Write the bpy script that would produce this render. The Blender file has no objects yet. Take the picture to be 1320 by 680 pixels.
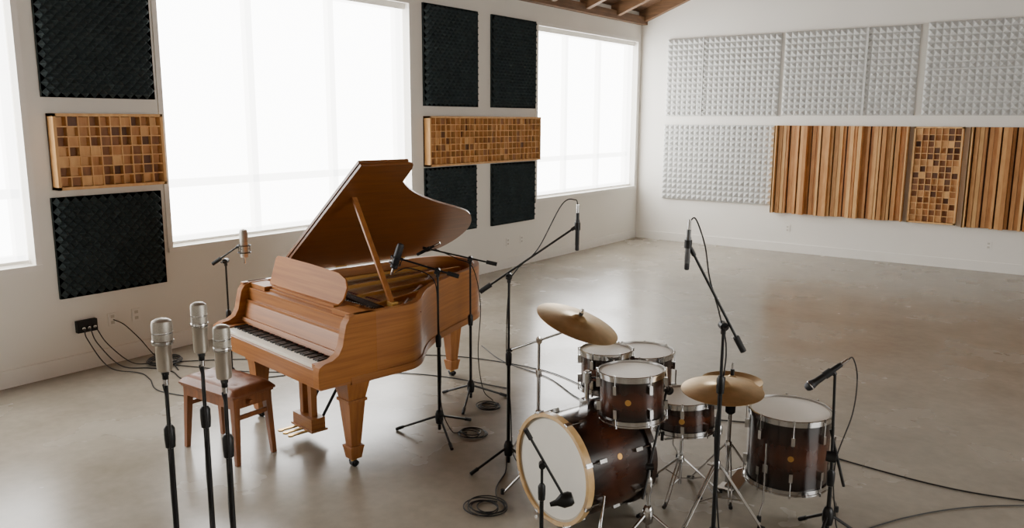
import bpy, bmesh, math, random
from mathutils import Vector, Matrix
random.seed(7)
XL, YF, XR, YN = -7.31, 14.10, 5.0, -3.0
SL = 0.38
XRID = (XL+XR)/2

# ------------------------------------------------------------------ materials
def lin(c):
    return tuple(((v/255)/12.92 if v/255 <= 0.04045 else ((v/255+0.055)/1.055)**2.4) for v in c)+(1,)
def new_mat(name):
    m = bpy.data.materials.new(name); m.use_nodes = True
    nt = m.node_tree; b = nt.nodes["Principled BSDF"]
    return m, nt, b
def mat(name, c, rough=0.5, metal=0.0, var=0.06, scale=8.0, bump=0.0, spec=None, bscale=None):
    m, nt, b = new_mat(name)
    tc = nt.nodes.new("ShaderNodeTexCoord")
    n = nt.nodes.new("ShaderNodeTexNoise"); n.inputs["Scale"].default_value = scale; n.inputs["Detail"].default_value = 5
    nt.links.new(tc.outputs["Object"], n.inputs["Vector"])
    r = nt.nodes.new("ShaderNodeValToRGB")
    L = lin(c)
    r.color_ramp.elements[0].position = .3; r.color_ramp.elements[1].position = .7
    r.color_ramp.elements[0].color = tuple(max(0, v*(1-var)) for v in L[:3])+(1,)
    r.color_ramp.elements[1].color = tuple(min(1, v*(1+var)) for v in L[:3])+(1,)
    nt.links.new(n.outputs["Fac"], r.inputs["Fac"]); nt.links.new(r.outputs["Color"], b.inputs["Base Color"])
    b.inputs["Roughness"].default_value = rough; b.inputs["Metallic"].default_value = metal
    if spec is not None: b.inputs["Specular IOR Level"].default_value = spec
    if bump:
        n2 = nt.nodes.new("ShaderNodeTexNoise"); n2.inputs["Scale"].default_value = bscale or scale*6
        nt.links.new(tc.outputs["Object"], n2.inputs["Vector"])
        bp = nt.nodes.new("ShaderNodeBump"); bp.inputs["Strength"].default_value = bump; bp.inputs["Distance"].default_value = .01
        nt.links.new(n2.outputs["Fac"], bp.inputs["Height"]); nt.links.new(bp.outputs["Normal"], b.inputs["Normal"])
    return m
def wood(name, c1, c2, stretch=(1, 14, 14), rough=0.35, coat=0.0, scale=2.2, spec=.5):
    m, nt, b = new_mat(name)
    tc = nt.nodes.new("ShaderNodeTexCoord"); mp = nt.nodes.new("ShaderNodeMapping")
    mp.inputs["Scale"].default_value = stretch
    nt.links.new(tc.outputs["Object"], mp.inputs["Vector"])
    n = nt.nodes.new("ShaderNodeTexNoise"); n.inputs["Scale"].default_value = scale; n.inputs["Detail"].default_value = 6
    n.inputs["Roughness"].default_value = .55; n.inputs["Distortion"].default_value = .1
    nt.links.new(mp.outputs["Vector"], n.inputs["Vector"])
    r = nt.nodes.new("ShaderNodeValToRGB")
    r.color_ramp.elements[0].position = .28; r.color_ramp.elements[1].position = .72
    r.color_ramp.elements[0].color = lin(c1); r.color_ramp.elements[1].color = lin(c2)
    nt.links.new(n.outputs["Fac"], r.inputs["Fac"]); nt.links.new(r.outputs["Color"], b.inputs["Base Color"])
    b.inputs["Roughness"].default_value = rough; b.inputs["Specular IOR Level"].default_value = spec
    b.inputs["Coat Weight"].default_value = coat; b.inputs["Coat Roughness"].default_value = .2
    return m

M_wall = mat("wall_paint", (228, 224, 215), .75, var=.02, scale=1.2, bump=.03, bscale=60)
M_wallf = mat("wall_paint_far", (230, 226, 218), .75, var=.02, scale=1.0, bump=.03, bscale=60)
M_trim = mat("trim_paint", (230, 226, 218), .5, var=.01)
M_black = mat("black_metal", (18, 18, 19), .42, .3, var=.1)
M_rubber = mat("black_rubber", (14, 14, 15), .7, 0, var=.1)
M_cable = mat("cable_rubber", (15, 15, 16), .6, 0, var=.1)
M_chrome = mat("chrome", (196, 195, 194), .16, 1, var=.03)
M_nickel = mat("satin_nickel", (190, 182, 170), .38, 1, var=.04)
M_mesh = mat("mic_grille", (176, 170, 160), .5, .85, var=.25, scale=380)
M_dmesh = mat("dark_grille", (56, 56, 58), .5, .7, var=.35, scale=380)
M_grey = mat("grey_mic_body", (96, 97, 98), .45, .4, var=.05)
M_brass = mat("cymbal_bronze", (204, 176, 130), .38, 1, var=.12, scale=14)
M_gold = mat("gold_plate", (200, 150, 78), .4, .6, var=.06)
M_pedal = mat("brass", (200, 160, 90), .3, 1, var=.05)
M_head = mat("drum_head_coated", (238, 235, 226), .5, var=.03, scale=6)
M_headring = mat("drum_head_ring", (192, 186, 174), .5, var=.03)
M_ivory = mat("ivory_key", (236, 230, 214), .3, var=.02)
M_ebony = mat("ebony_key", (14, 13, 13), .25, var=.05)
M_string = mat("string_steel", (190, 180, 165), .35, 1, var=.05)
M_felt = mat("red_felt", (96, 34, 26), .9, var=.1)
M_leather = mat("brown_leather", (116, 68, 38), .45, var=.16, scale=14, bump=.15)
M_foamD = mat("charcoal_foam", (56, 65, 67), .95, var=.12, scale=5, spec=.15)
M_foamW = mat("light_grey_foam", (198, 198, 195), .95, var=.03, scale=5, spec=.1)
M_oak = wood("honey_walnut", (128, 75, 29), (163, 103, 44), (.8, .8, 22), .42, .08)
M_oakv = wood("honey_walnut_upright", (128, 75, 30), (159, 100, 44), (18, 18, 1.0), .44, .08)
M_desk = wood("honey_walnut_desk", (132, 79, 31), (163, 104, 46), (.8, .8, 22), .55, 0, spec=.25)
M_lid = wood("lid_walnut_shaded", (100, 58, 26), (127, 76, 35), (18, 1.0, 18), .32, .2)  # case walnut made darker, shade under the open lid put into the colour
M_bench = wood("bench_walnut", (98, 54, 24), (136, 80, 38), (14, 14, 1.5), .4, .2)
M_beam = wood("roof_beam_wood", (92, 66, 44), (138, 102, 70), (1.2, 10, 10), .6)
M_beamy = wood("roof_purlin_wood", (88, 63, 43), (132, 98, 68), (10, 1.2, 10), .6)
M_deck = wood("roof_deck_wood", (80, 57, 39), (116, 84, 58), (10, 1.0, 10), .65)
M_hoopw = wood("maple_hoop", (190, 150, 94), (216, 182, 130), (6, 6, 6), .3, .3)
M_hoopd = wood("dark_hoop", (28, 17, 12), (44, 26, 18), (6, 6, 6), .25, .4)
Wd = [wood("diffuser_%d" % i, a, b, (9, 9, 2), .5) for i, (a, b) in enumerate([
    ((198, 146, 88), (222, 176, 116)), ((160, 106, 56), (190, 136, 80)), ((118, 72, 38), (148, 98, 56)), ((84, 50, 28), (108, 68, 40)), ((178, 124, 70), (208, 156, 98))])]
Wback = mat("diffuser_backing_wood", (60, 38, 25), .8, var=.1)  # dark wood of the board behind blocks and slats

def floor_mat():
    m, nt, b = new_mat("polished_concrete")
    N = nt.nodes; Lk = nt.links
    tc = N.new("ShaderNodeTexCoord")
    def noise(s, d, dist=0, rg=.5):
        n = N.new("ShaderNodeTexNoise"); n.inputs["Scale"].default_value = s; n.inputs["Detail"].default_value = d; n.inputs["Distortion"].default_value = dist
        n.inputs["Roughness"].default_value = rg
        Lk.new(tc.outputs["Object"], n.inputs["Vector"]); return n
    a = noise(.5, 3); c = noise(1.5, 4, 0, .5); e = noise(12, 8, 0, .62)
    r1 = N.new("ShaderNodeValToRGB"); r1.color_ramp.elements[0].position = .22; r1.color_ramp.elements[1].position = .78
    r1.color_ramp.elements[0].color = lin((132, 123, 108)); r1.color_ramp.elements[1].color = lin((156, 148, 134))
    r2 = N.new("ShaderNodeValToRGB"); r2.color_ramp.elements[0].position = .22; r2.color_ramp.elements[1].position = .78
    r2.color_ramp.elements[0].color = lin((118, 108, 93)); r2.color_ramp.elements[1].color = lin((166, 159, 146))
    r3 = N.new("ShaderNodeValToRGB"); r3.color_ramp.elements[0].position = .3; r3.color_ramp.elements[1].position = .7
    r3.color_ramp.elements[0].color = (.93, .93, .93, 1); r3.color_ramp.elements[1].color = (1.05, 1.05, 1.05, 1)
    mx = N.new("ShaderNodeMixRGB"); mx.inputs[0].default_value = .5
    ml = N.new("ShaderNodeMixRGB"); ml.blend_type = 'MULTIPLY'; ml.inputs[0].default_value = 1
    Lk.new(a.outputs["Fac"], r1.inputs["Fac"]); Lk.new(c.outputs["Fac"], r2.inputs["Fac"]); Lk.new(e.outputs["Fac"], r3.inputs["Fac"])
    Lk.new(r1.outputs["Color"], mx.inputs[1]); Lk.new(r2.outputs["Color"], mx.inputs[2])
    Lk.new(mx.outputs["Color"], ml.inputs[1]); Lk.new(r3.outputs["Color"], ml.inputs[2])
    Lk.new(ml.outputs["Color"], b.inputs["Base Color"])
    rr = N.new("ShaderNodeMapRange"); rr.inputs["From Min"].default_value = .25; rr.inputs["From Max"].default_value = .75
    rr.inputs["To Min"].default_value = .19; rr.inputs["To Max"].default_value = .31
    Lk.new(c.outputs["Fac"], rr.inputs["Value"]); Lk.new(rr.outputs["Result"], b.inputs["Roughness"])
    b.inputs["Specular IOR Level"].default_value = .55
    return m
M_floor = floor_mat()

def burst(name, half):
    m, nt, b = new_mat(name)
    N = nt.nodes; Lk = nt.links
    tc = N.new("ShaderNodeTexCoord"); sp = N.new("ShaderNodeSeparateXYZ"); Lk.new(tc.outputs["Object"], sp.inputs[0])
    ab = N.new("ShaderNodeMath"); ab.operation = 'ABSOLUTE'; Lk.new(sp.outputs["Z"], ab.inputs[0])
    dv = N.new("ShaderNodeMath"); dv.operation = 'DIVIDE'; dv.inputs[1].default_value = half; Lk.new(ab.outputs[0], dv.inputs[0])
    mp = N.new("ShaderNodeMapping"); mp.inputs["Scale"].default_value = (12, 12, 1.2); Lk.new(tc.outputs["Object"], mp.inputs[0])
    n = N.new("ShaderNodeTexNoise"); n.inputs["Scale"].default_value = 4; n.inputs["Detail"].default_value = 6; Lk.new(mp.outputs[0], n.inputs["Vector"])
    ad = N.new("ShaderNodeMath"); ad.operation = 'MULTIPLY_ADD'; ad.inputs[1].default_value = .55; Lk.new(n.outputs["Fac"], ad.inputs[0]); Lk.new(dv.outputs[0], ad.inputs[2])
    r = N.new("ShaderNodeValToRGB")
    r.color_ramp.elements[0].position = .2; r.color_ramp.elements[1].position = 1.0
    r.color_ramp.elements[0].color = lin((76, 37, 18)); r.color_ramp.elements[1].color = lin((22, 12, 9))
    Lk.new(ad.outputs[0], r.inputs["Fac"]); Lk.new(r.outputs["Color"], b.inputs["Base Color"])
    b.inputs["Roughness"].default_value = .25; b.inputs["Coat Weight"].default_value = .3; b.inputs["Coat Roughness"].default_value = .08
    return m

def shade_mat(em, tr):
    m, nt, b = new_mat("roller_shade_glow"); N = nt.nodes; Lk = nt.links
    out = N["Material Output"]; N.remove(b)
    e = N.new("ShaderNodeEmission"); e.inputs["Strength"].default_value = em  # fabric itself emits, standing in for daylight coming through the shade
    tc = N.new("ShaderNodeTexCoord"); n = N.new("ShaderNodeTexNoise"); n.inputs["Scale"].default_value = .8
    Lk.new(tc.outputs["Object"], n.inputs["Vector"])
    r = N.new("ShaderNodeValToRGB"); r.color_ramp.elements[0].color = (.97, .98, .96, 1); r.color_ramp.elements[1].color = (1, .988, .955, 1)
    Lk.new(n.outputs["Fac"], r.inputs["Fac"]); Lk.new(r.outputs["Color"], e.inputs["Color"])
    t = N.new("ShaderNodeBsdfTransparent"); t.inputs[0].default_value = (tr, tr, tr, 1)
    a = N.new("ShaderNodeAddShader"); Lk.new(e.outputs[0], a.inputs[0]); Lk.new(t.outputs[0], a.inputs[1]); Lk.new(a.outputs[0], out.inputs["Surface"])
    return m
M_shade = shade_mat(6.2, .38)

# ------------------------------------------------------------------ builder
def frame(axis, ref=None):
    a = Vector(axis).normalized()
    t = Vector(ref) if ref is not None else (Vector((0, 0, 1)) if abs(a.z) < .9 else Vector((1, 0, 0)))
    x = (t - a*t.dot(a)).normalized(); y = a.cross(x)
    return x, y, a
def catmull(pts, k=8):
    P = [Vector(p) for p in pts]; P = [P[0]*2-P[1]]+P+[P[-1]*2-P[-2]]; out = []
    for i in range(1, len(P)-2):
        for j in range(k):
            t = j/k; p0, p1, p2, p3 = P[i-1:i+3]
            out.append(.5*((2*p1)+(p2-p0)*t+(2*p0-5*p1+4*p2-p3)*t*t+(3*p1-p0-3*p2+p3)*t**3))
    out.append(P[-2]); return out
class B:
    def __init__(s): s.v = []; s.f = []; s.m = []; s.mats = []
    def mi(s, m):
        if m not in s.mats: s.mats.append(m)
        return s.mats.index(m)
    def add(s, vs, fs, m):
        o = len(s.v); s.v += [Vector(v) for v in vs]; k = s.mi(m)
        for f in fs: s.f.append([i+o for i in f]); s.m.append(k)
    def box(s, c, d, m, R=None):
        vs = []
        for x in (-.5, .5):
            for y in (-.5, .5):
                for z in (-.5, .5):
                    p = Vector((x*d[0], y*d[1], z*d[2]))
                    if R is not None: p = R @ p
                    vs.append(p+Vector(c))
        s.add(vs, [(0, 1, 3, 2), (4, 6, 7, 5), (0, 4, 5, 1), (2, 3, 7, 6), (0, 2, 6, 4), (1, 5, 7, 3)], m)
    def bb(s, x0, x1, y0, y1, z0, z1, m): s.box(((x0+x1)/2, (y0+y1)/2, (z0+z1)/2), (x1-x0, y1-y0, z1-z0), m)
    def frus(s, c0, h0, c1, h1, m):
        vs = [(c0[0]+a*h0[0], c0[1]+b*h0[1], c0[2]) for a, b in ((-1, -1), (1, -1), (1, 1), (-1, 1))]+[(c1[0]+a*h1[0], c1[1]+b*h1[1], c1[2]) for a, b in ((-1, -1), (1, -1), (1, 1), (-1, 1))]
        s.add(vs, [(3, 2, 1, 0), (4, 5, 6, 7)]+[(i, (i+1) % 4, (i+1) % 4+4, i+4) for i in range(4)], m)
    def lathe(s, prof, m, o=(0, 0, 0), axis=(0, 0, 1), n=24):
        x, y, a = frame(axis); o = Vector(o); vs = []; fs = []
        for r, z in prof:
            for i in range(n):
                t = 2*math.pi*i/n; vs.append(o+a*z+(x*math.cos(t)+y*math.sin(t))*r)
        for j in range(len(prof)-1):
            for i in range(n): fs.append((j*n+i, j*n+(i+1) % n, (j+1)*n+(i+1) % n, (j+1)*n+i))
        if prof[0][0] > 1e-5: fs.append(tuple(reversed(range(n))))
        if prof[-1][0] > 1e-5: fs.append(tuple((len(prof)-1)*n+i for i in range(n)))
        s.add(vs, fs, m)
    def cyl(s, p1, p2, r, m, r2=None, n=12):
        p1 = Vector(p1); p2 = Vector(p2); d = p2-p1
        s.lathe([(r, 0), (r if r2 is None else r2, d.length)], m, p1, d, n)
    def tube(s, path, r, m, n=8, closed=False):
        P = [Vector(p) for p in path]; N = len(P); vs = []; fs = []; x = None
        for i in range(N):
            if closed: t = P[(i+1) % N]-P[i-1]
            else: t = P[min(i+1, N-1)]-P[max(i-1, 0)]
            t.normalize()
            if x is None: x, y, _ = frame(t)
            x = (x-t*x.dot(t)); x = x.normalized() if x.length > 1e-6 else frame(t)[0]
            y = t.cross(x)
            for k in range(n):
                a = 2*math.pi*k/n; vs.append(P[i]+(x*math.cos(a)+y*math.sin(a))*r)
        for i in range(N if closed else N-1):
            j = (i+1) % N
            for k in range(n): fs.append((i*n+k, i*n+(k+1) % n, j*n+(k+1) % n, j*n+k))
        if not closed: fs += [tuple(reversed(range(n))), tuple((N-1)*n+k for k in range(n))]
        s.add(vs, fs, m)
    def ring(s, c, axis, R, r, m, n=40, k=8):
        x, y, a = frame(axis); c = Vector(c)
        s.tube([c+(x*math.cos(2*math.pi*i/n)+y*math.sin(2*math.pi*i/n))*R for i in range(n)], r, m, k, True)
    def prism(s, pts, z0, z1, m, fn=None):
        fn = fn or (lambda x, y, z: (x, y, z)); n = len(pts)
        vs = [fn(x, y, z0) for x, y in pts]+[fn(x, y, z1) for x, y in pts]
        s.add(vs, [tuple(reversed(range(n))), tuple(range(n, 2*n))]+[(i, (i+1) % n, (i+1) % n+n, i+n) for i in range(n)], m)
    def build(s, name, M=None, bevel=0, smooth=True, origin=None, parent=None):
        me = bpy.data.meshes.new(name)
        vs = s.v
        if origin is not None:
            o = Vector(origin); vs = [v-o for v in vs]; M = Matrix.Translation(o)
        me.from_pydata([tuple(v) for v in vs], [], s.f)
        for m in s.mats: me.materials.append(m)
        me.polygons.foreach_set("material_index", s.m)
        bm = bmesh.new(); bm.from_mesh(me); bmesh.ops.recalc_face_normals(bm, faces=bm.faces); bm.to_mesh(me); bm.free()
        if smooth:
            me.polygons.foreach_set("use_smooth", [True]*len(me.polygons)); me.set_sharp_from_angle(angle=math.radians(38))
        ob = bpy.data.objects.new(name, me); bpy.context.collection.objects.link(ob)
        if M is not None: ob.matrix_world = M
        if parent is not None:
            ob.parent = parent; ob.matrix_parent_inverse = parent.matrix_basis.inverted()
        if bevel:
            md = ob.modifiers.new("bevel", 'BEVEL'); md.width = bevel; md.segments = 2; md.limit_method = 'ANGLE'; md.angle_limit = math.radians(40)
        return ob

# ------------------------------------------------------------------ room shell
b = B(); b.bb(XL-.3, XR+.3, YN-.3, YF+.3, -.12, 0, M_floor); b.build("floor", smooth=False)
WZ0, WZ1 = 1.01, 3.68
wins = [(-.3, 3.10), (4.37, 7.77), (10.66, 13.95)]
b = B()
b.bb(XL-.28, XL, YN-.3, YF+.3, 0, WZ0, M_wall); b.bb(XL-.28, XL, YN-.3, YF+.3, WZ1, 4.25, M_wall)
ys = [YN-.3]+[v for w in wins for v in w]+[YF+.3]
for i in range(0, len(ys), 2): b.bb(XL-.28, XL, ys[i], ys[i+1], WZ0, WZ1, M_wall)
b.build("wall_left", smooth=False)
zr = 4.25+SL*(XRID-XL)
def gable(name, y0, y1, m):
    b = B(); b.prism([(XL-.28, 0), (XR+.28, 0), (XR+.28, 4.25), (XRID, zr), (XL-.28, 4.25)], y0, y1, m, lambda x, z, y: (x, y, z)); b.build(name, smooth=False)
gable("wall_far", YF, YF+.25, M_wallf)
gable("wall_near", YN-.25, YN, M_wall)
b = B(); fill_wins = [(2.5, 6.2)]  # out-of-view window added in the right wall for fill light
b.bb(XR, XR+.28, YN-.3, YF+.3, 0, WZ0, M_wall); b.bb(XR, XR+.28, YN-.3, YF+.3, WZ1, 4.25, M_wall)
ys = [YN-.3]+[v for w in fill_wins for v in w]+[YF+.3]
for i in range(0, len(ys), 2): b.bb(XR, XR+.28, ys[i], ys[i+1], WZ0, WZ1, M_wall)
b.build("wall_right", smooth=False)
b = B()
for sgn, xe in ((1, XL), (-1, XR)):
    pts = [(xe-sgn*.3, 4.22-SL*.3), (XRID, zr-.03), (XRID, zr+.12), (xe-sgn*.3, 4.37-SL*.3)]
    b.prism(pts, YN-.3, YF+.3, M_deck, lambda x, z, y: (x, y, z))
b.build("ceiling", smooth=False)
b = B()
y = YF-.07
ylist = []
while y > YN: ylist.append(y); y -= 1.05
for y in ylist:
    for sgn, xe in ((1, XL), (-1, XR)):
        z0 = 4.0; zt = z0+SL*abs(XRID-xe)
        b.prism([(xe, z0), (XRID, zt), (XRID, zt+.23), (xe, z0+.23)], y-.055, y+.055, M_beam, lambda x, z, y: (x, y, z))
for k in (0.9, 2.3, 3.7, 5.1):
    for sgn, xe in ((1, XL), (-1, XR)):
        z = 4.0+SL*k+.17; b.box((xe+sgn*k, (YN+YF)/2, z), (.08, YF-YN, .12), M_beamy)
b.bb(XL, XL+.12, YN, YF, 3.99, 4.13, M_beamy); b.bb(XR-.12, XR, YN, YF, 3.99, 4.13, M_beamy)
for y in ylist[2::3]:
    b.bb(XL, XR, y+.06, y+.2, 4.32, 4.56, M_beam)
b.build("roof_rafters", smooth=False)
def window(name, x, y0, y1, sgn):
    b = B()
    def q(xa, xb, ya, yb, za, zb, m): b.bb(min(xa, xb), max(xa, xb), ya, yb, za, zb, m)
    fx0, fx1 = x+sgn*.16, x+sgn*.24
    q(fx0, fx1, y0, y1, WZ0, WZ0+.07, M_trim); q(fx0, fx1, y0, y1, WZ1-.07, WZ1, M_trim)
    q(fx0, fx1, y0, y0+.07, WZ0, WZ1, M_trim); q(fx0, fx1, y1-.07, y1, WZ0, WZ1, M_trim)
    n = 3
    for i in range(1, n):
        yy = y0+(y1-y0)*i/n; q(fx0, fx1, yy-.04, yy+.04, WZ0, WZ1, M_trim)
    q(fx0, fx1, y0, y1, 1.57, 1.65, M_trim)
    xs = x+sgn*.09
    b.add([(xs, y0+.012, WZ0+.015), (xs, y1-.012, WZ0+.015), (xs, y1-.012, WZ1), (xs, y0+.012, WZ1)], [(0, 1, 2, 3)], M_shade)
    q(x+sgn*.06, x+sgn*.13, y0, y1, WZ1-.07, WZ1, M_trim)
    q(xs-.008, xs+.008, y0+.01, y1-.01, WZ0+.006, WZ0+.035, M_trim)
    w = .05; t = -sgn*.018
    q(x, x+t, y0-w, y0, WZ0-w, WZ1+w, M_trim); q(x, x+t, y1, y1+w, WZ0-w, WZ1+w, M_trim)
    q(x, x+t, y0, y1, WZ1, WZ1+w, M_trim); q(x, x+t*1.8, y0-w, y1+w, WZ0-w, WZ0, M_trim)
    b.build(name, smooth=False)
for i, w in enumerate(wins): window("unseen_fill_window_%d" % (i+1), XL, w[0], w[1], -1)
for i, w in enumerate(fill_wins): window("unseen_fill_window_%d" % (i+4), XR, w[0], w[1], 1)  # added fill window, its glowing shade brightens the camera-facing sides
b = B(); b.bb(XL, XL+.02, YN, YF, 0, .15, M_trim); b.build("baseboard_left", smooth=False)
b = B(); b.bb(XL+.02, XR-.02, YF-.02, YF, 0, .15, M_trim); b.build("baseboard_far", smooth=False)
b = B(); b.bb(XR-.02, XR, YN, YF, 0, .15, M_trim); b.build("baseboard_right", smooth=False)
b = B(); b.bb(XL+.02, XR-.02, YN, YN+.02, 0, .15, M_trim); b.build("baseboard_near", smooth=False)

# ------------------------------------------------------------------ acoustic panels
def on_left(u, v, w): return (XL+w, u, v)
def on_far(u, v, w): return (u, YF-w, v)
QF = [(0, 1, 3, 2), (4, 5, 7, 6), (0, 1, 5, 4), (2, 3, 7, 6), (0, 2, 6, 4), (1, 3, 7, 5)]
def pbox(b, place, u0, u1, v0, v1, w0, w1, m):
    b.add([place(u, v, w) for w in (w0, w1) for v in (v0, v1) for u in (u0, u1)], QF, m)
def foam(name, place, u0, u1, v0, v1, cell, m, depth=.05, base=.035, diamond=True, seams=()):
    b = B(); nu = max(2, round((u1-u0)/cell)); nv = max(2, round((v1-v0)/cell)); vs = []; fs = []
    if not diamond: nu += nu % 2; nv += nv % 2
    for j in range(nv+1):
        for i in range(nu+1):
            hi = ((i+j) % 2 == 0) if diamond else (i % 2 == 1 and j % 2 == 1)
            if diamond and (i in (0, nu) or j in (0, nv)): hi = False
            u = u0+(u1-u0)*i/nu; v = v0+(v1-v0)*j/nv
            vs.append(place(u, v, base+(depth if hi else 0)))
    for j in range(nv):
        for i in range(nu):
            a = j*(nu+1)+i; c = [a, a+1, a+nu+2, a+nu+1]
            if diamond: split = (i+j) % 2 == 0
            else: split = (i % 2) != (j % 2)
            if split: fs += [(c[0], c[1], c[3]), (c[1], c[2], c[3])]
            else: fs += [(c[0], c[1], c[2]), (c[0], c[2], c[3])]
    b.add(vs, fs, m)
    pbox(b, place, u0, u1, v0, v1, .002, base, m)
    for su, sv in seams:
        if su is not None: pbox(b, place, su-.012, su+.012, v0, v1, .02, base+depth*.75, m)
        if sv is not None: pbox(b, place, u0, u1, sv-.012, sv+.012, .02, base+depth*.75, m)
    return b.build(name, smooth=False)
def blocks(name, place, u0, u1, v0, v1, nu, nv, depth=.12, fr=.025):
    b = B()
    pbox(b, place, u0, u1, v0, v1, .002, .02, Wback)
    for a in ((u0, u0+fr, v0, v1), (u1-fr, u1, v0, v1), (u0, u1, v0, v0+fr), (u0, u1, v1-fr, v1)): pbox(b, place, *a, .002, depth, Wd[0])
    du = (u1-u0-2*fr)/nu; dv = (v1-v0-2*fr)/nv; t = .005
    for i in range(1, nu): pbox(b, place, u0+fr+i*du-t, u0+fr+i*du+t, v0+fr, v1-fr, .01, depth-.012, Wd[0])
    for j in range(1, nv): pbox(b, place, u0+fr, u1-fr, v0+fr+j*dv-t, v0+fr+j*dv+t, .01, depth-.014, Wd[0])
    for i in range(nu):
        for j in range(nv):
            k = random.choice((0, 1, 1, 2, 2, 3, 4)); d = random.choice((.35, .5, .65, .8, .95))*(depth-.02)
            pbox(b, place, u0+fr+i*du+t, u0+fr+(i+1)*du-t, v0+fr+j*dv+t, v0+fr+(j+1)*dv-t, .01, d, Wd[k])
    return b.build(name, smooth=False)
def slats(name, place, u0, u1, v0, v1, n, depth=.16):
    b = B(); pbox(b, place, u0, u1, v0, v1, .002, .02, Wback)
    seq = [1, .45, .8, .25, .95, .6, .15, .7, .35, .9, .5, .2, 1.0, .3]
    du = (u1-u0)/n
    for i in range(n):
        d = depth*seq[(i*5) % len(seq)]
        k = (0, 4, 0, 1, 4)[i % 5] if d > .06 else (4, 1)[i % 2]
        pbox(b, place, u0+i*du+.002, u0+(i+1)*du-(.002 if i % 3 else du*.35), v0, v1, .01, max(d, .03), Wd[k])
    for u in (u0, u1-.02): pbox(b, place, u, u+.02, v0, v1, .002, depth, Wd[0])
    return b.build(name, smooth=False)
foam("acoustic_foam_panel", on_left, 3.27, 4.28, 2.42, 3.72, .04, M_foamD)
foam("acoustic_foam_panel", on_left, 3.27, 4.27, .68, 1.57, .04, M_foamD)
foam("acoustic_foam_panel", on_left, 8.02, 9.14, 2.42, 3.72, .045, M_foamD)
foam("acoustic_foam_panel", on_left, 9.46, 10.57, 2.42, 3.72, .045, M_foamD)
foam("acoustic_foam_panel", on_left, 8.02, 9.10, .70, 1.61, .045, M_foamD)
foam("acoustic_foam_panel", on_left, 9.46, 10.57, .69, 1.61, .045, M_foamD)
blocks("wood_block_diffuser", on_left, 3.30, 4.29, 1.635, 2.285, 10, 7)
blocks("wood_block_diffuser", on_left, 8.02, 10.60, 1.63, 2.29, 25, 7)
foam("acoustic_foam_panel", on_far, -6.74, -4.66, 2.33, 3.70, .05, M_foamW, .045, .04, False, [(-6.04, None)])
foam("acoustic_foam_panel", on_far, -4.59, -2.53, 2.34, 3.71, .05, M_foamW, .045, .04, False, [(-3.28, None)])
foam("acoustic_foam_panel", on_far, -2.42, -.36, 2.34, 3.73, .05, M_foamW, .045, .04, False, [(None, 3.03)])
foam("acoustic_foam_panel", on_far, -6.76, -4.68, .80, 2.17, .05, M_foamW, .045, .04, False)
slats("wood_slat_diffuser", on_far, -4.65, -2.56, .68, 2.17, 34)
blocks("wood_block_diffuser", on_far, -2.48, -1.80, .68, 2.17, 7, 15, .12)
slats("wood_slat_diffuser", on_far, -1.71, .36, .66, 2.17, 34)

def outlet(place, u, v):
    b = B(); pbox(b, place, u-.04, u+.04, v-.06, v+.06, .001, .008, M_trim)
    for dv in (-.028, .028): pbox(b, place, u-.017, u+.017, v+dv-.014, v+dv+.014, .006, .0105, M_headring)
    b.build("wall_outlet", smooth=False)
outlet(on_left, 3.95, .41); outlet(on_left, 10.26, .40); outlet(on_left, 9.9, .40); outlet(on_far, -4.37, .41); outlet(on_far, -1.33, .40); outlet(on_left, 3.72, .41)
b = B(); pbox(b, on_left, 3.38, 3.56, .35, .46, .001, .05, M_rubber)
for k in range(3): b.cyl((XL+.05, 3.42+k*.05, .40), (XL+.085, 3.42+k*.05, .395), .014, M_chrome)
b.build("stage_box", bevel=.004)

# ------------------------------------------------------------------ grand piano (local: x bass->treble, y to tail)
ANG = math.atan2(-.17, .985)
PM = Matrix.Translation((-5.218, 3.41, 0)) @ Matrix.Rotation(ANG, 4, 'Z')
W = 1.48
ctrl = [(W, .65), (W-.015, .74), (W-.085, .85), (1.28, .96), (1.16, 1.09), (1.05, 1.25), (.95, 1.44), (.86, 1.64), (.78, 1.83), (.69, 2.0), (.56, 2.12), (.40, 2.19), (.22, 2.17), (.07, 2.06), (.005, 1.88)]
curve = [(p.x, p.y) for p in catmull([(x, y, 0) for x, y in ctrl], 4)]
YR = .22
path = [(W, YR)]+curve+[(0, 1.75), (0, YR)]
def offset(pts, d):
    out = []
    for i in range(len(pts)):
        a = Vector(pts[max(i-1, 0)]); c = Vector(pts[min(i+1, len(pts)-1)]); t = (c-a).normalized()
        out.append((pts[i][0]-t.y*d, pts[i][1]+t.x*d))
    return out
b = B()
inner = offset(path, .045)
n = len(path); ZT, ZB = 1.04, .62
vs = []
for (x, y), (xi, yi) in zip(path, inner): vs += [(x, y, ZB), (x, y, ZT), (xi, yi, ZT), (xi, yi, ZB)]
fs = []
for i in range(n-1):
    for k in range(4): fs.append((i*4+k, i*4+(k+1) % 4, (i+1)*4+(k+1) % 4, (i+1)*4+k))
fs += [(0, 1, 2, 3), ((n-1)*4, (n-1)*4+1, (n-1)*4+2, (n-1)*4+3)]
b.add(vs, fs, M_oak)
out2 = offset(path, -.008); vs = []
for (x, y), (xi, yi) in zip(out2, inner): vs += [(x, y, ZB-.03), (x, y, ZB+.02), (xi, yi, ZB+.02), (xi, yi, ZB-.03)]
b.add(vs, fs, M_oak)
b.prism(offset(path, .02), .60, .65, M_oak)
inn = offset(path, .04)
b.prism([p for p in inn if p[1] > .45]+[(.04, .45), (W-.04, .45)][::1], .86, .875, M_lid)
plate = [p for p in offset(path, .07) if p[1] > .56]
plate = [(W-.07, .56)]+plate+[(.07, .56)]
b.prism(plate, .905, .92, M_gold)
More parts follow.
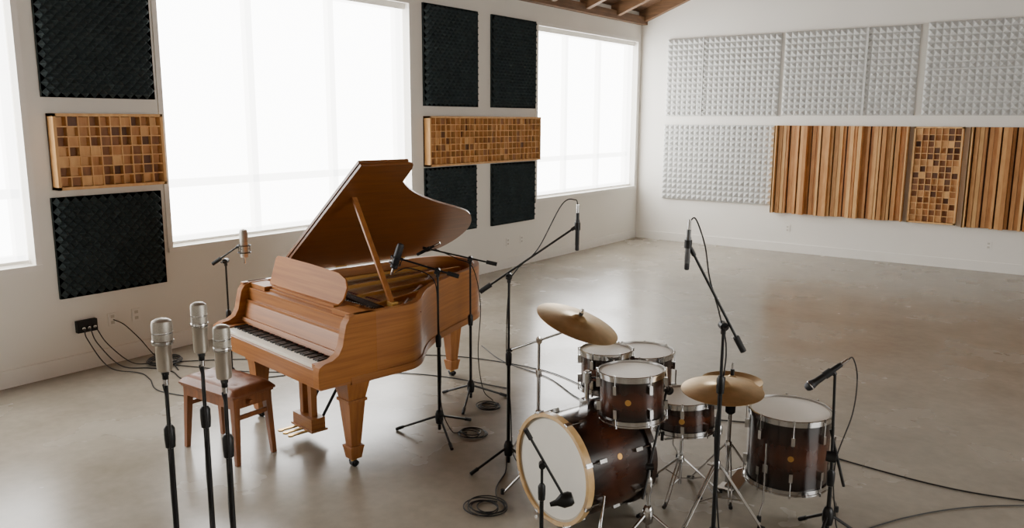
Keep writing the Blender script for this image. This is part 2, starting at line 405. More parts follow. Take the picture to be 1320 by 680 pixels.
def curve_y(x):
    ins = offset(path, .1); best = .6
    for i in range(len(ins)-1):
        a, c = ins[i], ins[i+1]
        if (a[0]-x)*(c[0]-x) <= 0 and a[0] != c[0]:
            yy = a[1]+(c[1]-a[1])*(x-a[0])/(c[0]-a[0]); best = max(best, yy)
    return best
for xs, xe in ((.12, .12), (.42, .36), (.78, .58), (1.1, .9), (1.36, 1.3)):
    ye = curve_y(xe)-.02; p = Vector((xs, .58, .96)); q = Vector((xe, ye, .955)); d = q-p
    R = Matrix.Rotation(math.atan2(d.y, d.x), 3, 'Z'); b.box((p+q)/2, (d.length, .028, .04), M_gold, R)
b.bb(.06, W-.06, .50, .60, .90, .975, M_gold)
for i in range(44):
    x = .13+i*(W-.26)/43; xe = max(.12, x-.13*(1-i/60)); ye = curve_y(xe)-.03
    if ye > .66: b.cyl((x, .60, .955), (xe, ye, .95), .0016, M_string, n=4)
    b.cyl((x, .53, .97), (x, .53, 1.0), .004, M_chrome, n=6)
    b.cyl((x+.012, .56, .97), (x+.012, .56, 1.0), .004, M_chrome, n=6)
for i in range(60): b.bb(.12+i*.0185, .12+i*.0185+.012, .72-.0022*i, .80-.0022*i, .955, .985, M_ebony)
b.tube(catmull([(.25, 1.85, .945), (.55, 1.55, .945), (.88, 1.15, .945), (1.22, .8, .945)], 6), .014, M_oak)
b.bb(.05, W-.07, .82, .84, .95, .956, M_felt)
b.bb(0.0, W, .0, .42, .60, .655, M_oak)
b.bb(.07, W-.07, -.003, .022, .64, .715, M_oak)
arm = [(-.012, .615), (-.012, .715), (-.004, .745), (.03, .765), (.09, .775), (.135, .80), (.165, .85), (.18, .92), (.195, .985), (.225, 1.025), (.27, 1.04), (.42, 1.04), (.42, .615)]
for x0, x1 in ((-.004, .062), (W-.062, W+.004)):
    b.prism(arm, x0, x1, M_desk, lambda y, z, x: (x, y, z))
kx0 = .1275; kw = 1.225/52
b.bb(.062, kx0, .02, .19, .65, .745, M_oak); b.bb(kx0+1.225, W-.062, .02, .19, .65, .745, M_oak)
b.bb(kx0, kx0+1.225, .03, .2, .65, .70, M_ebony)
for i in range(52): b.bb(kx0+i*kw+.0008, kx0+(i+1)*kw-.0008, .024, .19, .70, .733, M_ivory)
for i in range(51):
    if (i % 7) in (0, 2, 3, 5, 6): b.bb(kx0+(i+1)*kw-.0058, kx0+(i+1)*kw+.0058, .085, .19, .73, .746, M_ebony)
b.bb(kx0, kx0+1.225, .186, .192, .73, .742, M_felt)
b.prism([(.19, .735), (.205, .735), (.255, .905), (.235, .91)], .062, W-.062, M_oak, lambda y, z, x: (x, y, z))
b.prism([(.19, .76), (.20, .79), (.185, .79), (.178, .765)], .062, W-.062, M_oak, lambda y, z, x: (x, y, z))
b.bb(.062, W-.062, .23, .30, .895, .915, M_oak)
b.bb(.062, W-.062, .25, .275, .91, .99, M_oak)
b.bb(.045, W-.045, .25, .52, .985, 1.003, M_desk)
b.bb(.30, W-.30, .30, .50, 1.003, 1.018, M_desk)
b.bb(.06, .28, .27, .40, 1.0, 1.035, M_desk); b.bb(W-.28, W-.06, .27, .40, 1.0, 1.035, M_desk)
dk = [(.22, 0), (1.14, 0), (1.19, .05), (1.20, .13), (1.16, .185), (1.06, .215), (.7, .228), (.32, .232), (.22, .228), (.20, .21), (.20, .02)]
dk = [(x-.02, h) for x, h in dk]
sl = math.radians(18)
b.prism(dk, 0, .014, M_desk, lambda x, h, t: (x, .36+h*math.sin(sl)+t*math.cos(sl), 1.018+h*math.cos(sl)-t*math.sin(sl)+.004))
b.bb(.23, 1.13, .325, .365, 1.016, 1.032, M_desk)
b.cyl((.5, .50, 1.02), (.5, .42, 1.14), .006, M_pedal); b.cyl((.95, .50, 1.02), (.95, .42, 1.14), .006, M_pedal)
th = math.radians(36.8); HX, HZ = 0.0, 1.052
def lidfn(x, y, t):
    return (HX+x*math.cos(th)-t*math.sin(th), y, HZ+x*math.sin(th)+t*math.cos(th))
LY = .53
lo = [(-.0, LY), (W+.012, LY), (W+.012, .93), (W-.0, .965), (W-.05, .985)]+[(x+.012, y+.012) for x, y in curve if y > .985]+[(0, 1.88)]
b.prism(lo, 0, .02, M_lid, lidfn)
b.prism([(.01, LY-.008), (W+.014, LY-.008), (W+.014, .93), (.01, .93)], .023, .043, M_lid, lidfn)
for yy in (.6, 1.1, 1.7): b.cyl((HX, yy-.05, HZ), (HX, yy+.05, HZ), .007, M_pedal)
pb = Vector((1.385, .62, 1.03)); pt = Vector(lidfn(1.10, .67, -.004)); d = (pt-pb)
x_, y_, a_ = frame(d, (0, 1, 0)); R = Matrix((x_, y_, a_)).transposed()
b.box((pb+pt)/2, (.038, .018, d.length), M_oakv, R)
b.box(pb+Vector((0, 0, .01)), (.06, .05, .03), M_pedal)
def pleg(x, y):
    b.frus((x, y, .47), (.062, .062), (x, y, .60), (.088, .088), M_oakv)
    b.frus((x, y, .455), (.072, .072), (x, y, .475), (.072, .072), M_oakv)
    b.frus((x, y, .15), (.036, .036), (x, y, .455), (.062, .062), M_oakv)
    b.frus((x, y, .135), (.052, .052), (x, y, .15), (.052, .052), M_oakv)
    b.frus((x, y, .06), (.038, .038), (x, y, .135), (.05, .05), M_oakv)
    b.cyl((x, y, .035), (x, y, .065), .02, M_pedal)
    b.cyl((x-.02, y, .024), (x+.02, y, .024), .024, M_black, n=16); b.cyl((x-.038, y, .03), (x-.02, y, .03), .016, M_black); b.cyl((x+.02, y, .03), (x+.038, y, .03), .016, M_black)
pleg(1.39, .28); pleg(.13, .27); pleg(.36, 1.98)
lx = .74; ly = .33
for dx in (-.055, .055): b.frus((lx+dx*1.1, ly, .17), (.022, .022), (lx+dx, ly, .60), (.028, .026), M_oakv)
b.bb(lx-.11, lx+.11, ly-.045, ly+.045, .56, .60, M_oak)
b.bb(lx-.13, lx+.13, ly-.055, ly+.055, .085, .17, M_oak); b.bb(lx-.145, lx+.145, ly-.065, ly+.065, .075, .09, M_oak)
for dx in (-.07, 0, .07):
    b.box((lx+dx, ly-.11, .075), (.024, .15, .012), M_pedal); b.lathe([(0, -.007), (.02, -.006), (.022, 0), (.02, .006), (0, .007)], M_pedal, (lx+dx, ly-.185, .075), (0, 0, 1), 12)
    b.cyl((lx+dx*.5, ly+.02, .16), (lx+dx*.5, ly+.02, .6), .004, M_pedal, n=6)
for dx in (-.09, .09): b.cyl((lx+dx, ly+.04, .13), (lx+dx*1.3, ly+.34, .61), .011, M_black)
b.build("grand_piano", PM, bevel=.003)

# ------------------------------------------------------------------ bench
b = B(); bw, bd = .30, .17
for sx in (-1, 1):
    for sy in (-1, 1):
        b.frus((sx*(bw-.02), sy*(bd-.025), 0), (.016, .016), (sx*(bw-.045), sy*(bd-.045), .42), (.024, .024), M_bench)
b.bb(-bw+.02, bw-.02, -bd+.02, bd-.02, .38, .45, M_bench)
b.bb(-bw+.01, bw-.01, -bd+.01, bd-.01, .445, .465, M_bench)
for sx in (-1, 1): b.bb(sx*(bw-.035)-.01, sx*(bw-.035)+.01, -bd+.03, bd-.03, .30, .33, M_bench)
nu, nv = 24, 14; vs = []; fs = []
for j in range(nv+1):
    for i in range(nu+1):
        u = i/nu*2-1; v = j/nv*2-1
        e = (1-abs(u)**8)*(1-abs(v)**6)
        dm = min(math.hypot((u*bw-cx), (v*bd-cy)) for cx in (-.2, -.067, .067, .2) for cy in (-.07, .07))
        z = .475+.05*e**.5-.014*math.exp(-(dm/.02)**2)
        vs.append((u*bw, v*bd, z))
for j in range(nv):
    for i in range(nu): a = j*(nu+1)+i; fs.append((a, a+1, a+nu+2, a+nu+1))
b.add(vs, fs, M_leather); b.bb(-bw, bw, -bd, bd, .46, .476, M_leather)
for sy in (-1, 1): b.cyl((sy*(bw-.01), -.04, .42), (sy*(bw+.02), -.04, .42), .016, M_bench)
b.build("piano_bench", Matrix.Translation((-4.69, 3.13, 0)) @ Matrix.Rotation(math.radians(1), 4, 'Z'), bevel=.003)

# ------------------------------------------------------------------ microphones and stands
RV = Vector((.8072, .5902, 0)).normalized(); FV = Vector((-.5902, .8072, 0)).normalized()
def stand(name, base, h, boom=None, leg=.3, a0=0., tripod=True, lowclutch=None, baser=.085, mt=None):
    b = B(); X, Y = base; mt = mt or M_black
    if tripod:
        for k in range(3):
            a = a0+k*2*math.pi/3; d = Vector((math.cos(a), math.sin(a), 0))
            p0 = Vector((X, Y, .13))+d*.02; p1 = Vector((X, Y, .012))+d*leg
            b.cyl(p0, p1, .0085, mt, n=8); b.cyl(p1-(p1-p0).normalized()*.05, p1+(p1-p0).normalized()*.01, .0125, M_rubber, n=8)
        b.lathe([(.012, .07), (.026, .08), (.03, .11), (.03, .15), (.02, .175), (.013, .18)], mt, (X, Y, 0), n=16)
    else:
        b.lathe([(baser, 0), (baser, .012), (baser-.02, .02), (.022, .028), (.016, .06), (.0, .06)], mt, (X, Y, 0), n=28)
    lc = lowclutch or h*.58
    b.cyl((X, Y, .03), (X, Y, lc), .0115, mt); b.cyl((X, Y, lc), (X, Y, h), .0078, mt)
    b.lathe([(.012, -.05), (.019, -.045), (.021, -.01), (.021, .03), (.012, .045)], mt, (X, Y, lc), n=14)
    if boom:
        p, q = Vector(boom[0]), Vector(boom[1]); d = (q-p).normalized()
        b.cyl(p, q, .0068, M_black); T = Vector((X, Y, h))
        b.cyl(T-FV*.022, T+FV*.03, .021, M_black, n=16); b.cyl(T+FV*.02, T+FV*.05, .012, M_black)
        b.cyl(T-Vector((0, 0, .04)), T, .013, M_black); b.cyl(p-d*.01, p+d*.075, .016, M_rubber)
        b.cyl(q-d*.03, q+d*.012, .011, M_black)
        b.box(T+Vector((0, 0, 0))-FV*.045, (.012, .05, .012), M_black)
    return b.build(name, origin=(X, Y, 0))
def tube_mic(par, o, axis, s=1.0, big=True):
    b = B(); R = .040 if big else .033
    b.lathe([(.009, -.035), (.012, -.03), (.012, -.005), (.02, 0)], M_black, o, axis, 16)
    b.lathe([(.020*s, 0), (.027*s, .004), (.029*s, .02), (.029*s, .105), (.032*s, .112)], M_nickel, o, axis, 28)
    b.lathe([(R*s*.97, .108), (R*s, .113), (R*s, .122), (R*s*.96, .124)], M_chrome, o, axis, 28)
    b.lathe([(R*s*.95, .122), (R*s*.95, .186), (R*s*.88, .197), (R*s*.6, .204), (0, .206)], M_mesh, o, axis, 28)
    b.lathe([(R*s*.965, .15), (R*s*.975, .153), (R*s*.965, .156)], M_chrome, o, axis, 28)
    a = Vector(axis).normalized(); o = Vector(o)
    b.cyl(o-a*.03, o-a*.055, .011, M_chrome); b.box(o, (.02, .02, .03), M_black)
    b.build("condenser_microphone", origin=o, parent=par)
def shock_mic(par, o, axis, body, grille, L=.17, r=.026, name="condenser_microphone", cradle=True):
    b = B(); a = Vector(axis).normalized(); o = Vector(o)
    b.lathe([(r*.7, 0), (r, .006), (r, L*.52), (r*1.02, L*.54)], body, o, a, 20)
    b.lathe([(r*1.0, L*.54), (r*1.0, L*.86), (r*.8, L*.96), (0, L)], grille, o, a, 20)
    b.cyl(o-a*.05, o, .009, M_chrome)
    if cradle:
        for t in (.18, .42): b.ring(o+a*L*t, a, r*1.5, .004, M_black, 20, 6)
        x, y, _ = frame(a)
        for k in range(4):
            v = x*math.cos(k*math.pi/2+.4)+y*math.sin(k*math.pi/2+.4)
            b.cyl(o+a*L*.15+v*r*1.5, o+a*L*.45+v*r*1.5, .003, M_black, n=6)
            b.cyl(o+a*L*.3+v*r*1.5, o+a*L*.3+v*r*.95, .002, M_rubber, n=5)
    b.build(name, origin=o, parent=par)
def pencil_mic(par, tip, axis, L=.2, r=.012, body=None, name="pencil_microphone"):
    b = B(); a = Vector(axis).normalized(); body = body or M_grey
    b.lathe([(0, 0), (r*.8, .002), (r, .008), (r, .035)], M_dmesh, tip, a, 16)
    b.lathe([(r*1.0, .035), (r*1.08, .037), (r*1.08, L*.8), (r*.85, L*.84), (r*.85, L)], body, tip, a, 16)
    b.cyl(Vector(tip)+a*L, Vector(tip)+a*(L+.05), .009, M_chrome)
    b.cyl(Vector(tip)+a*L*.55, Vector(tip)+a*L*.75, r*1.5, M_black)
    b.build(name, origin=tip, parent=par)
def dyn_mic(par, tip, axis, name="dynamic_microphone", L=.17):
    b = B(); a = Vector(axis).normalized()
    b.lathe([(0, 0), (.014, .003), (.022, .014), (.0255, .03), (.0245, .045), (.021, .055)], M_dmesh, tip, a, 20)
    b.lathe([(.0255, .03), (.0265, .033), (.0255, .036)], M_chrome, tip, a, 20)
    b.lathe([(.022, .053), (.019, .07), (.0135, L), (.011, L+.01)], M_black, tip, a, 20)
    b.cyl(Vector(tip)+a*L, Vector(tip)+a*(L+.05), .0095, M_chrome); b.cyl(Vector(tip)+a*L*.55, Vector(tip)+a*L*.75, .021, M_rubber)
    b.build(name, origin=tip, parent=par)
def cable(pts, r=.0038, k=8, name="microphone_cable", parent=None):
    b = B(); P = catmull(pts, k)
    for p in P:
        if p.z < r+.001: p.z = r+.001
    b.tube(P, r, M_cable, 6); b.build(name, origin=P[0], parent=parent)
def coil(c, R, turns=4, seed=1, r=.004, tail=None):
    rnd = random.Random(seed); pts = []
    n = turns*10; ph = rnd.random()*6
    for i in range(n+1):
        t = ph+i/10*2*math.pi; rr = R*(.72+.3*math.sin(i*.37+seed))
        pts.append((c[0]+rr*math.cos(t)+.02*math.sin(i*.2), c[1]+rr*math.sin(t)*.9, r+.002+.0025*(i//10)+.002*abs(math.sin(i*1.7))))
    if tail: pts += tail
    cable(pts, r, 4, "coiled_cable")
VZ = lambda z: Vector((0, 0, z))

# A: centre overhead
A = Vector((-2.98, 4.05, 0))
tip = A+RV*.415+VZ(1.59); back = A-RV*.175+VZ(1.18)
par = stand("pencil_microphone_on_boom_stand", (A.x, A.y), 1.275, (back, tip), .27, 2.2)
pencil_mic(par, tip+RV*.012+VZ(-.15), (0, 0, 1), .24, .0125, M_dmesh)
t0 = tip+RV*.012+VZ(.14)
cable([t0, t0+Vector((-.02, 0, .03)), t0-RV*.10, A+RV*.18+VZ(1.45), A+RV*.05+VZ(1.32), A+FV*.03+VZ(1.19), A-RV*.014+VZ(.8), A+RV*.014+VZ(.4), A+RV*.03+VZ(.1), A+RV*.10-FV*.06+VZ(.005)], parent=par)
coil((-2.74, 3.50), .14, 5, 3, tail=[(-2.85, 3.75, .005), (-2.93, 3.95, .005), (-2.97, 4.02, .08)])
# B
Bp = Vector((-3.72, 4.21, 0))
par = stand("condenser_microphone_on_boom_stand", (Bp.x, Bp.y), 1.20, (Bp+RV*.14+VZ(1.165), Bp-RV*.27+VZ(1.29)), .32, 3.6)
shock_mic(par, Bp-RV*.31+VZ(1.22), (.30, .16, 1), M_dmesh, M_dmesh, .19, .027)
cable([Bp-RV*.3+VZ(1.19), Bp-RV*.2+VZ(1.22), Bp-RV*.03+VZ(1.14), Bp-FV*.016+VZ(.9), Bp+RV*.014+VZ(.5), Bp+RV*.016+VZ(.2), Bp+RV*.1+VZ(.005), Bp+RV*.2+VZ(.005)], parent=par)
coil((-3.52, 4.33), .12, 4, 5)
# C
C = Vector((-3.97, 4.88, 0))
par = stand("pencil_microphone_on_boom_stand", (C.x, C.y), 1.17, (C+RV*.2+VZ(1.13), C-RV*.36+VZ(1.255)), .3, 3.1)
pencil_mic(par, C-RV*.42+VZ(1.20), (.8, .5, .5), .16, .012, M_black)
cable([C-RV*.28+VZ(1.25), C-RV*.1+VZ(1.17), C+RV*.02+VZ(1.1), C+RV*.08+VZ(.8), C+RV*.06+VZ(.4), C+RV*.1+VZ(.1), C+RV*.18+VZ(.005)], parent=par)
coil((-3.77, 4.86), .11, 4, 8)
# D
Dp = Vector((-1.448, 3.76, 0))
par = stand("pencil_microphone_on_boom_stand", (Dp.x, Dp.y), 1.25, (Dp+RV*.10+VZ(1.13), Dp-RV*.175+VZ(1.63)), .24, 4.4, lowclutch=.95)
pencil_mic(par, Dp-RV*.195+VZ(1.53), (0.02, 0, 1), .20, .0125, M_grey)
t0 = Dp-RV*.19+VZ(1.77)
cable([t0, t0+RV*.03+VZ(.01), t0+RV*.08+VZ(-.12), t0+RV*.11+VZ(-.28), Dp-RV*.02+VZ(1.3), Dp+RV*.02+VZ(1.1), Dp-RV*.015+VZ(.7), Dp+RV*.015+VZ(.3), Dp+RV*.05+VZ(.01)], parent=par)
# E
E = Vector((-1.03, 4.35, 0))
par = stand("dynamic_microphone_on_boom_stand", (E.x, E.y), .40, None, .2, .5, lowclutch=.35)
b = B(); b.cyl((E.x, E.y, .38), (E.x-.02, E.y, .93), .0078, M_black); b.cyl((E.x+.02, E.y, .47), (E.x-.03, E.y-.01, .47), .03, M_black, n=16); b.cyl((E.x+.06, E.y+.04, .30), (E.x-.02, E.y, .62), .008, M_black)
e0 = Vector((E.x-.02, E.y, .925)); b.cyl(e0, e0-RV*.02+VZ(.03), .013, M_black)
b.build("boom_arm", parent=par)
ea = (RV*.80+VZ(.60)).normalized()
dyn_mic(par, e0-ea*.19+VZ(.035), ea, "dynamic_microphone", .22)
t0 = e0+ea*.075+VZ(.035)
cable([t0, t0+RV*.03+VZ(.01), t0+RV*.06+VZ(-.10), t0+RV*.05+VZ(-.30), E+RV*.02+VZ(.45), E+RV*.03+VZ(.2), E+RV*.1+VZ(.005), (-.75, 4.8, .005), (-.5, 5.15, .005), (-.2, 5.42, .005), (.3, 5.75, .005)], parent=par)
cable([(-2.0, 5.8, .005), (-1.6, 5.55, .005), (-1.1, 5.45, .005), (-.6, 5.42, .005), (-.2, 5.5, .005), (.4, 5.7, .005)], .005)
# G: kick mic
G = Vector((-2.25, 3.36, 0))
par = stand("kick_drum_microphone_on_stand", (G.x, G.y), .44, None, .2, 1.0, tripod=False, lowclutch=.3, baser=.09)
b = B(); k0 = G+VZ(.45); b.cyl(k0-RV*.09+VZ(.20), k0+RV*.13+VZ(-.20), .0075, M_black); b.cyl(k0-FV*.02, k0+FV*.02, .018, M_black)
b.cyl(k0-RV*.09+VZ(.20), k0-RV*.06+VZ(.145), .013, M_rubber); b.build("boom_arm", parent=par)
b = B(); o = k0+RV*.15+VZ(-.19); ax = (-.85, -.62, -.35)
b.lathe([(0, -.02), (.03, -.018), (.04, -.0), (.04, .04), (.03, .055), (.018, .075), (.012, .11), (0, .11)], M_black, o, ax, 20); b.build("kick_drum_microphone", origin=o, parent=par)
# foreground trio
for (x, y, h, big, s) in ((-2.82, 1.62, 1.30, True, 1.0), (-2.84, 1.79, 1.33, False, 1.0), (-2.56, 1.70, 1.30, False, 1.0)):
    par = stand("condenser_microphone_on_stand", (x, y), h-.04, None, tripod=False, lowclutch=h*.8)
    tube_mic(par, (x, y, h), (0, 0, 1), 1.0, big)
    cable([(x+.0, y-.012, h-.05), (x+.035, y-.02, h-.12), (x+.02, y-.012, h-.3), (x-.018, y, h-.5), (x+.016, y-.01, h-.75), (x+.02, y, h-1.0), (x+.05, y-.05, .03), (x+.2, y-.3, .005), (x+.1, y-.6, .005)], parent=par)
# H
Hh = Vector((-5.80, 3.93, 0))
par = stand("condenser_microphone_on_boom_stand", (Hh.x, Hh.y), 1.09, (Hh-RV*.10+VZ(1.07), Hh+RV*.12+VZ(1.22)), .26, 2.6)
shock_mic(par, Hh+RV*.16+VZ(1.12), (0, 0, 1), M_nickel, M_mesh, .24, .034)

# ------------------------------------------------------------------ drums
def drum(name, top, R, depth, axis, nl=8, legs=0, hoopm=None, kick=False, extra=None):
    x, y, a = frame(axis, (0, 0, 1) if kick else (1, 0, 0))
    M = Matrix((x, y, a)).transposed().to_4x4()
    M.translation = Vector(top)-a*depth/2
    h = depth/2; b = B(); sh = burst(name+"_burst_lacquer", h)
    b.lathe([(R-.012, -h+.01), (R, -h+.012), (R, h-.012), (R-.012, h-.01)], sh, n=48)
    for s in (1, -1):
        hm = (hoopm if s > 0 else M_hoopd) if kick else M_chrome
        if kick:
            prof = [(R-.002, h-.028), (R+.020, h-.028), (R+.020, h+.014), (R-.002, h+.014), (R-.002, h-.028)]
        else:
            prof = [(R+.004, h-.026), (R+.009, h-.026), (R+.009, h-.004), (R+.013, h-.002), (R+.013, h+.006), (R+.005, h+.008), (R+.004, h-.006), (R+.004, h-.026)]
        x2 = B(); x2.lathe([(r, z) for r, z in prof], hm, n=48)
        x2.f = [f for f in x2.f if len(f) == 4]
        b.add([Vector((v.x, v.y, v.z*s)) for v in x2.v], x2.f, hm)
        zz = h-(.002 if kick else .004)
        vs = []; rr = [R+.003, R*.95, R*.945, R*.5, 0.001]
        for r in rr:
            for i in range(48): t = 2*math.pi*i/48; vs.append((r*math.cos(t), r*math.sin(t), zz*s))
        f1 = [(i, (i+1) % 48, 48+(i+1) % 48, 48+i) for i in range(48)]
        f2 = [(j*48+i, j*48+(i+1) % 48, (j+1)*48+(i+1) % 48, (j+1)*48+i) for j in (1, 2, 3) for i in range(48)]
        b.add(vs, f1, M_headring); b.add(vs, f2, M_head)
    for k in range(nl):
        t = 2*math.pi*(k+.5)/nl; c, s_ = math.cos(t), math.sin(t); Rz = Matrix.Rotation(t, 3, 'Z')
        for s in (1, -1):
            zl = h*.5 if not kick else h*.55
            b.box((c*(R+.010), s_*(R+.010), s*zl), (.022, .02, min(.05, h*.5)), M_chrome, Rz)
            b.cyl((c*(R+.016), s_*(R+.016), s*zl), (c*(R+.016), s_*(R+.016), s*(h+.012)), .0032, M_chrome, n=6)
            b.cyl((c*(R+.014), s_*(R+.014), s*(h-.004)), (c*(R+.014), s_*(R+.014), s*(h+.014)), .0065, M_chrome, n=8)
        if kick:
            for s in (1, -1): b.box((c*(R+.022), s_*(R+.022), s*(h-.006)), (.012, .024, .04), M_chrome, Rz)
    if legs:
        Mi = M.inverted()
        for k in range(legs):
            t = 2*math.pi*k/legs+.35; c, s_ = math.cos(t), math.sin(t); Rz = Matrix.Rotation(t, 3, 'Z')
            b.box((c*(R+.014), s_*(R+.014), -h*.35), (.03, .03, .05), M_chrome, Rz)
            p = M @ Vector((c*(R+.028), s_*(R+.028), 0)); zt = p.z+h*.35
            pts = [(p.x, p.y, zt), (p.x, p.y, .10), (p.x+.03*c, p.y+.03*s_, .05), (p.x+.035*c, p.y+.035*s_, .012)]
            b.tube([Mi @ Vector(q) for q in pts], .0055, M_chrome)
            b.lathe([(.013, -.012), (.014, .0), (.013, .02), (0, .024)], M_rubber, Mi @ Vector((p.x+.035*c, p.y+.035*s_, .012)), (0, 0, 1), 12)
    b.lathe([(0, 0), (.017, 0), (.017, .002), (0, .002)], M_gold, (R*math.cos(-1.2), R*math.sin(-1.2), 0), (math.cos(-1.2), math.sin(-1.2), 0), 16)
    if extra: extra(b, M.inverted())
    return b.build(name, M)
kn = Vector((-.292, -.956, 0)).normalized()
KC = Vector((-2.342, 3.602, .315))
def kick_extra(b, Mi):
    T = lambda p: Mi @ Vector(p)
    side = Vector((kn.y, -kn.x, 0))
    for s in (1, -1):
        p = KC-kn*.12+side*s*.30+Vector((0, 0, -.08)); q = KC+kn*.04+side*s*.42; q = Vector((q.x, q.y, .012))
        b.cyl(T(p), T(q), .008, M_chrome); b.cyl(T(q), T(q+Vector((0, 0, .03))), .012, M_rubber)
    p = KC-kn*.25+Vector((0, 0, .29)); b.cyl(T(p), T(p+Vector((0, 0, .24))), .014, M_chrome)
    b.box(T(p+Vector((0, 0, .03))), (.08, .07, .05), M_chrome)
    top = p+Vector((0, 0, .20)); b.cyl(T(top), T((-2.15, 4.07, .76)), .010, M_chrome); b.cyl(T(top), T((-2.33, 4.02, .76)), .010, M_chrome)
    b.cyl(T(top-Vector((0, 0, .03))), T(top+Vector((0, 0, .03))), .024, M_chrome)
drum("bass_drum", KC, .30, .50, kn, 8, 0, M_hoopw, True, kick_extra)
drum("rack_tom", (-2.035, 3.93, .87), .178, .27, Vector((-.05, -.0, 1)), 6)
drum("rack_tom", (-2.33, 4.16, .885), .150, .24, Vector((-.02, .0, 1)), 6)
drum("floor_tom", (-2.38, 4.74, .735), .20, .34, (0, 0, 1), 8, 3)
drum("floor_tom", (-1.34, 4.59, .60), .228, .43, (0, 0, 1), 8, 3)
def tri(b, X, Y, hz=.26, leg=.27, a0=0., dbl=True):
    for k in range(3):
        a = a0+k*2*math.pi/3; d = Vector((math.cos(a), math.sin(a), 0))
        for o in ((-.009, .009) if dbl else (0,)):
            sd = Vector((-d.y, d.x, 0))*o
            b.cyl(Vector((X, Y, hz))+d*.02+sd, Vector((X, Y, .016))+d*leg+sd, .0045, M_chrome, n=8)
        b.cyl(Vector((X, Y, hz*.42)), Vector((X, Y, hz*.45))+d*leg*.55, .0045, M_chrome, n=6)
        b.cyl(Vector((X, Y, .02))+d*(leg-.02), Vector((X, Y, .012))+d*(leg+.02), .012, M_rubber, n=8)
    b.lathe([(.012, -.02), (.02, -.015), (.02, .02), (.012, .03)], M_chrome, (X, Y, hz), n=14)
    b.cyl((X, Y, .06), (X, Y, hz), .0105, M_chrome)
SX, SY = -1.91, 4.37
def snare_extra(b, Mi):
    tmp = B(); X, Y = SX, SY; tri(tmp, X, Y, .22, .24, .6)
    tmp.cyl((X, Y, .2), (X, Y, .37), .011, M_chrome)
    for k in range(3):
        a = k*2.094+.3; d = Vector((math.cos(a), math.sin(a), 0)); p = Vector((X, Y, .36))
        tmp.cyl(p, p+d*.17+Vector((0, 0, .03)), .006, M_chrome); tmp.cyl(p+d*.19+Vector((0, 0, .03)), p+d*.19+Vector((0, 0, .08)), .009, M_rubber)
    o = len(b.v)
    for f, m in zip(tmp.f, tmp.m): b.f.append([i+o for i in f]); b.m.append(b.mi(tmp.mats[m]))
    b.v += [Mi @ v for v in tmp.v]
    b.box(Mi @ Vector((SX-.16, SY-.11, .53)), (.03, .04, .09), M_chrome)
drum("snare_drum", (SX, SY, .62), .182, .19, (-.04, -.02, 1), 8, 0, None, False, snare_extra)

def cym_prof(R): return [(0.004, .028), (R*.06, .028), (R*.12, .022), (R*.17, .008), (R*.2, .002), (R*.5, -.008), (R*.8, -.019), (R, -.030), (R, -.0315), (R*.8, -.0205), (R*.5, -.0095), (R*.2, .0005), (R*.12, .0195), (.004, .026)]
b = B(); X, Y = -2.86, 4.22
tri(b, X, Y, .34, .22, 1.2); b.cyl((X, Y, .3), (X, Y, .62), .0125, M_chrome); b.cyl((X, Y, .6), (X, Y, .84), .0095, M_chrome)
b.lathe([(.013, -.03), (.02, -.025), (.02, .02), (.012, .03)], M_chrome, (X, Y, .62), n=14)
cc = Vector((-2.585, 4.26, 1.015)); J = Vector((X, Y, .84))
bd_ = (cc-Vector((0, 0, .05))-J).normalized()
b.cyl(J-bd_*.24, J+bd_*((cc-J).length-.03), .0078, M_chrome); b.cyl(J-FV*.025, J+FV*.03, .02, M_chrome); b.cyl(J-bd_*.26, J-bd_*.22, .012, M_rubber)
ca = Vector((.36, .08, 1)).normalized()
b.cyl(cc-ca*.07, cc+ca*.055, .005, M_chrome); b.cyl(cc-ca*.045, cc-ca*.005, .014, M_rubber); b.cyl(cc+ca*.03, cc+ca*.045, .014, M_rubber); b.cyl(cc+ca*.045, cc+ca*.07, .010, M_chrome)
b.lathe(cym_prof(.272), M_brass, cc, ca, 56)
b.build("crash_cymbal", origin=(X, Y, 0))
b = B(); X, Y = -1.60, 4.16
tri(b, X, Y, .34, .26, .2); b.cyl((X, Y, .3), (X, Y, .55), .0125, M_chrome); b.cyl((X, Y, .5), (X, Y, .78), .0095, M_chrome)
b.lathe([(.013, -.03), (.02, -.025), (.02, .02), (.012, .03)], M_chrome, (X, Y, .55), n=14)
cc = Vector((X+.01, Y, .81)); ca = Vector((.02, -.05, 1)).normalized()
b.cyl(cc-ca*.05, cc+ca*.06, .005, M_chrome); b.cyl(cc-ca*.03, cc, .014, M_rubber); b.cyl(cc+ca*.03, cc+ca*.045, .014, M_rubber)
b.lathe(cym_prof(.225), M_brass, cc, ca, 56)
b.build("ride_cymbal", origin=(X, Y, 0))
b = B(); X, Y = -1.69, 4.57
tri(b, X, Y, .30, .24, 1.0); b.cyl((X, Y, .2), (X, Y, .5), .0125, M_chrome); b.cyl((X, Y, .5), (X, Y, .82), .006, M_chrome)
b.lathe(cym_prof(.18), M_brass, (X, Y, .715), (0, 0, 1), 48); b.lathe(cym_prof(.18), M_brass, (X, Y, .68), (0, 0, -1), 48)
b.cyl((X, Y, .74), (X, Y, .78), .012, M_black); b.lathe([(.02, .50), (.03, .51), (.034, .64), (0, .645)], M_rubber, (X, Y, 0), n=14)
b.box((X+.03, Y+.14, .035), (.09, .26, .012), M_chrome, Matrix.Rotation(.12, 3, 'X')); b.box((X, Y+.02, .012), (.10, .10, .015), M_chrome)
b.build("hi_hat", origin=(X, Y, 0))
par = stand("dynamic_microphone_on_boom_stand", (-1.83, 3.78), .40, None, .2, .2, lowclutch=.3, mt=M_chrome)
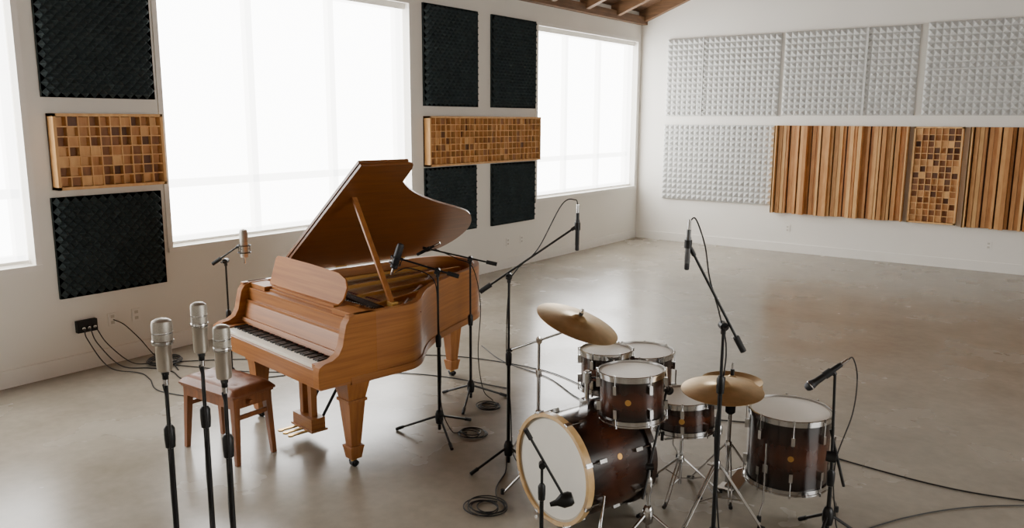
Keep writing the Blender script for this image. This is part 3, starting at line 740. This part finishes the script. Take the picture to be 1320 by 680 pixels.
b = B(); p = Vector((-1.83, 3.78, .40)); q = Vector((-1.88, 4.06, .74)); b.cyl(p-(q-p)*.4, q, .007, M_black); b.cyl(p-RV*.02, p+RV*.02, .018, M_black); b.build("boom_arm", parent=par)
dyn_mic(par, q+Vector((-.02, .10, -.03)), Vector((.15, -.75, .35)), "dynamic_microphone", .14)

# ------------------------------------------------------------------ floor cables
cable([(XL+.092, 3.42, .39), (XL+.13, 3.42, .30), (-7.0, 3.50, .06), (-6.8, 3.66, .006), (-6.55, 3.62, .006), (-6.2, 3.50, .006), (-5.7, 3.62, .006), (-5.4, 3.7, .006)], .005)
cable([(XL+.092, 3.47, .39), (XL+.14, 3.50, .25), (-7.02, 3.62, .04), (-6.85, 3.8, .006), (-6.6, 3.86, .006), (-6.3, 3.8, .006), (-5.95, 4.0, .006), (-5.7, 4.4, .006)], .005)
cable([(XL+.092, 3.52, .39), (XL+.12, 3.60, .22), (-7.08, 3.75, .03), (-6.95, 3.9, .006), (-6.6, 4.05, .006), (-6.0, 4.3, .006), (-5.2, 4.9, .006), (-4.6, 5.2, .006), (-3.9, 5.3, .006)], .005)
cable([(XL+.02, 3.72, .41), (XL+.10, 3.78, .36), (XL+.14, 3.9, .2), (-7.1, 4.0, .03), (-6.98, 4.1, .006), (-6.8, 4.0, .01), (-6.6, 3.92, .006)], .005)
b = B()
for k in range(5): b.ring((-6.92, 3.98, .008+k*.008), (0, 0, 1), .13+.012*(k % 3), .005, M_cable, 28, 6)
b.build("coiled_cable")
cable([(-4.9, 6.2, .006), (-4.4, 5.9, .006), (-3.8, 5.75, .006), (-3.3, 5.45, .006), (-2.9, 5.35, .006), (-2.6, 5.5, .006), (-2.0, 5.75, .006)], .005)
cable([(-6.9, 4.0, .006), (-6.5, 4.4, .006), (-5.9, 4.9, .006), (-5.0, 5.7, .006), (-4.0, 5.9, .006), (-3.3, 5.7, .006), (-2.7, 5.6, .006)], .005)
coil((-5.9, 3.75), .12, 3, 11)

# ------------------------------------------------------------------ world and camera
w = bpy.data.worlds.new("sky"); bpy.context.scene.world = w; w.use_nodes = True
w.node_tree.nodes["Background"].inputs[0].default_value = (1, .987, .96, 1); w.node_tree.nodes["Background"].inputs[1].default_value = 17.0
cam = bpy.data.cameras.new("camera"); co = bpy.data.objects.new("camera", cam); bpy.context.collection.objects.link(co)
cam.sensor_width = 36; cam.sensor_fit = 'HORIZONTAL'; cam.lens = 1044.3455670212877/1320*36; cam.clip_end = 100
f_, yaw, pit, roll = 1044.3455670212877, 0.6305956154607597, 0.17628964982410453, 0.00435982644027022
F = Vector((-math.sin(yaw), math.cos(yaw), 0)); Rr = Vector((math.cos(yaw), math.sin(yaw), 0)); Z = Vector((0, 0, 1))
fw = F*math.cos(pit)-Z*math.sin(pit); up = F*math.sin(pit)+Z*math.cos(pit)
r = Rr*math.cos(roll)+up*math.sin(roll); u = -Rr*math.sin(roll)+up*math.cos(roll)
M = Matrix((r, u, -fw)).transposed().to_4x4(); M.translation = (0, 0, 2.25); co.matrix_world = M
bpy.context.scene.camera = co
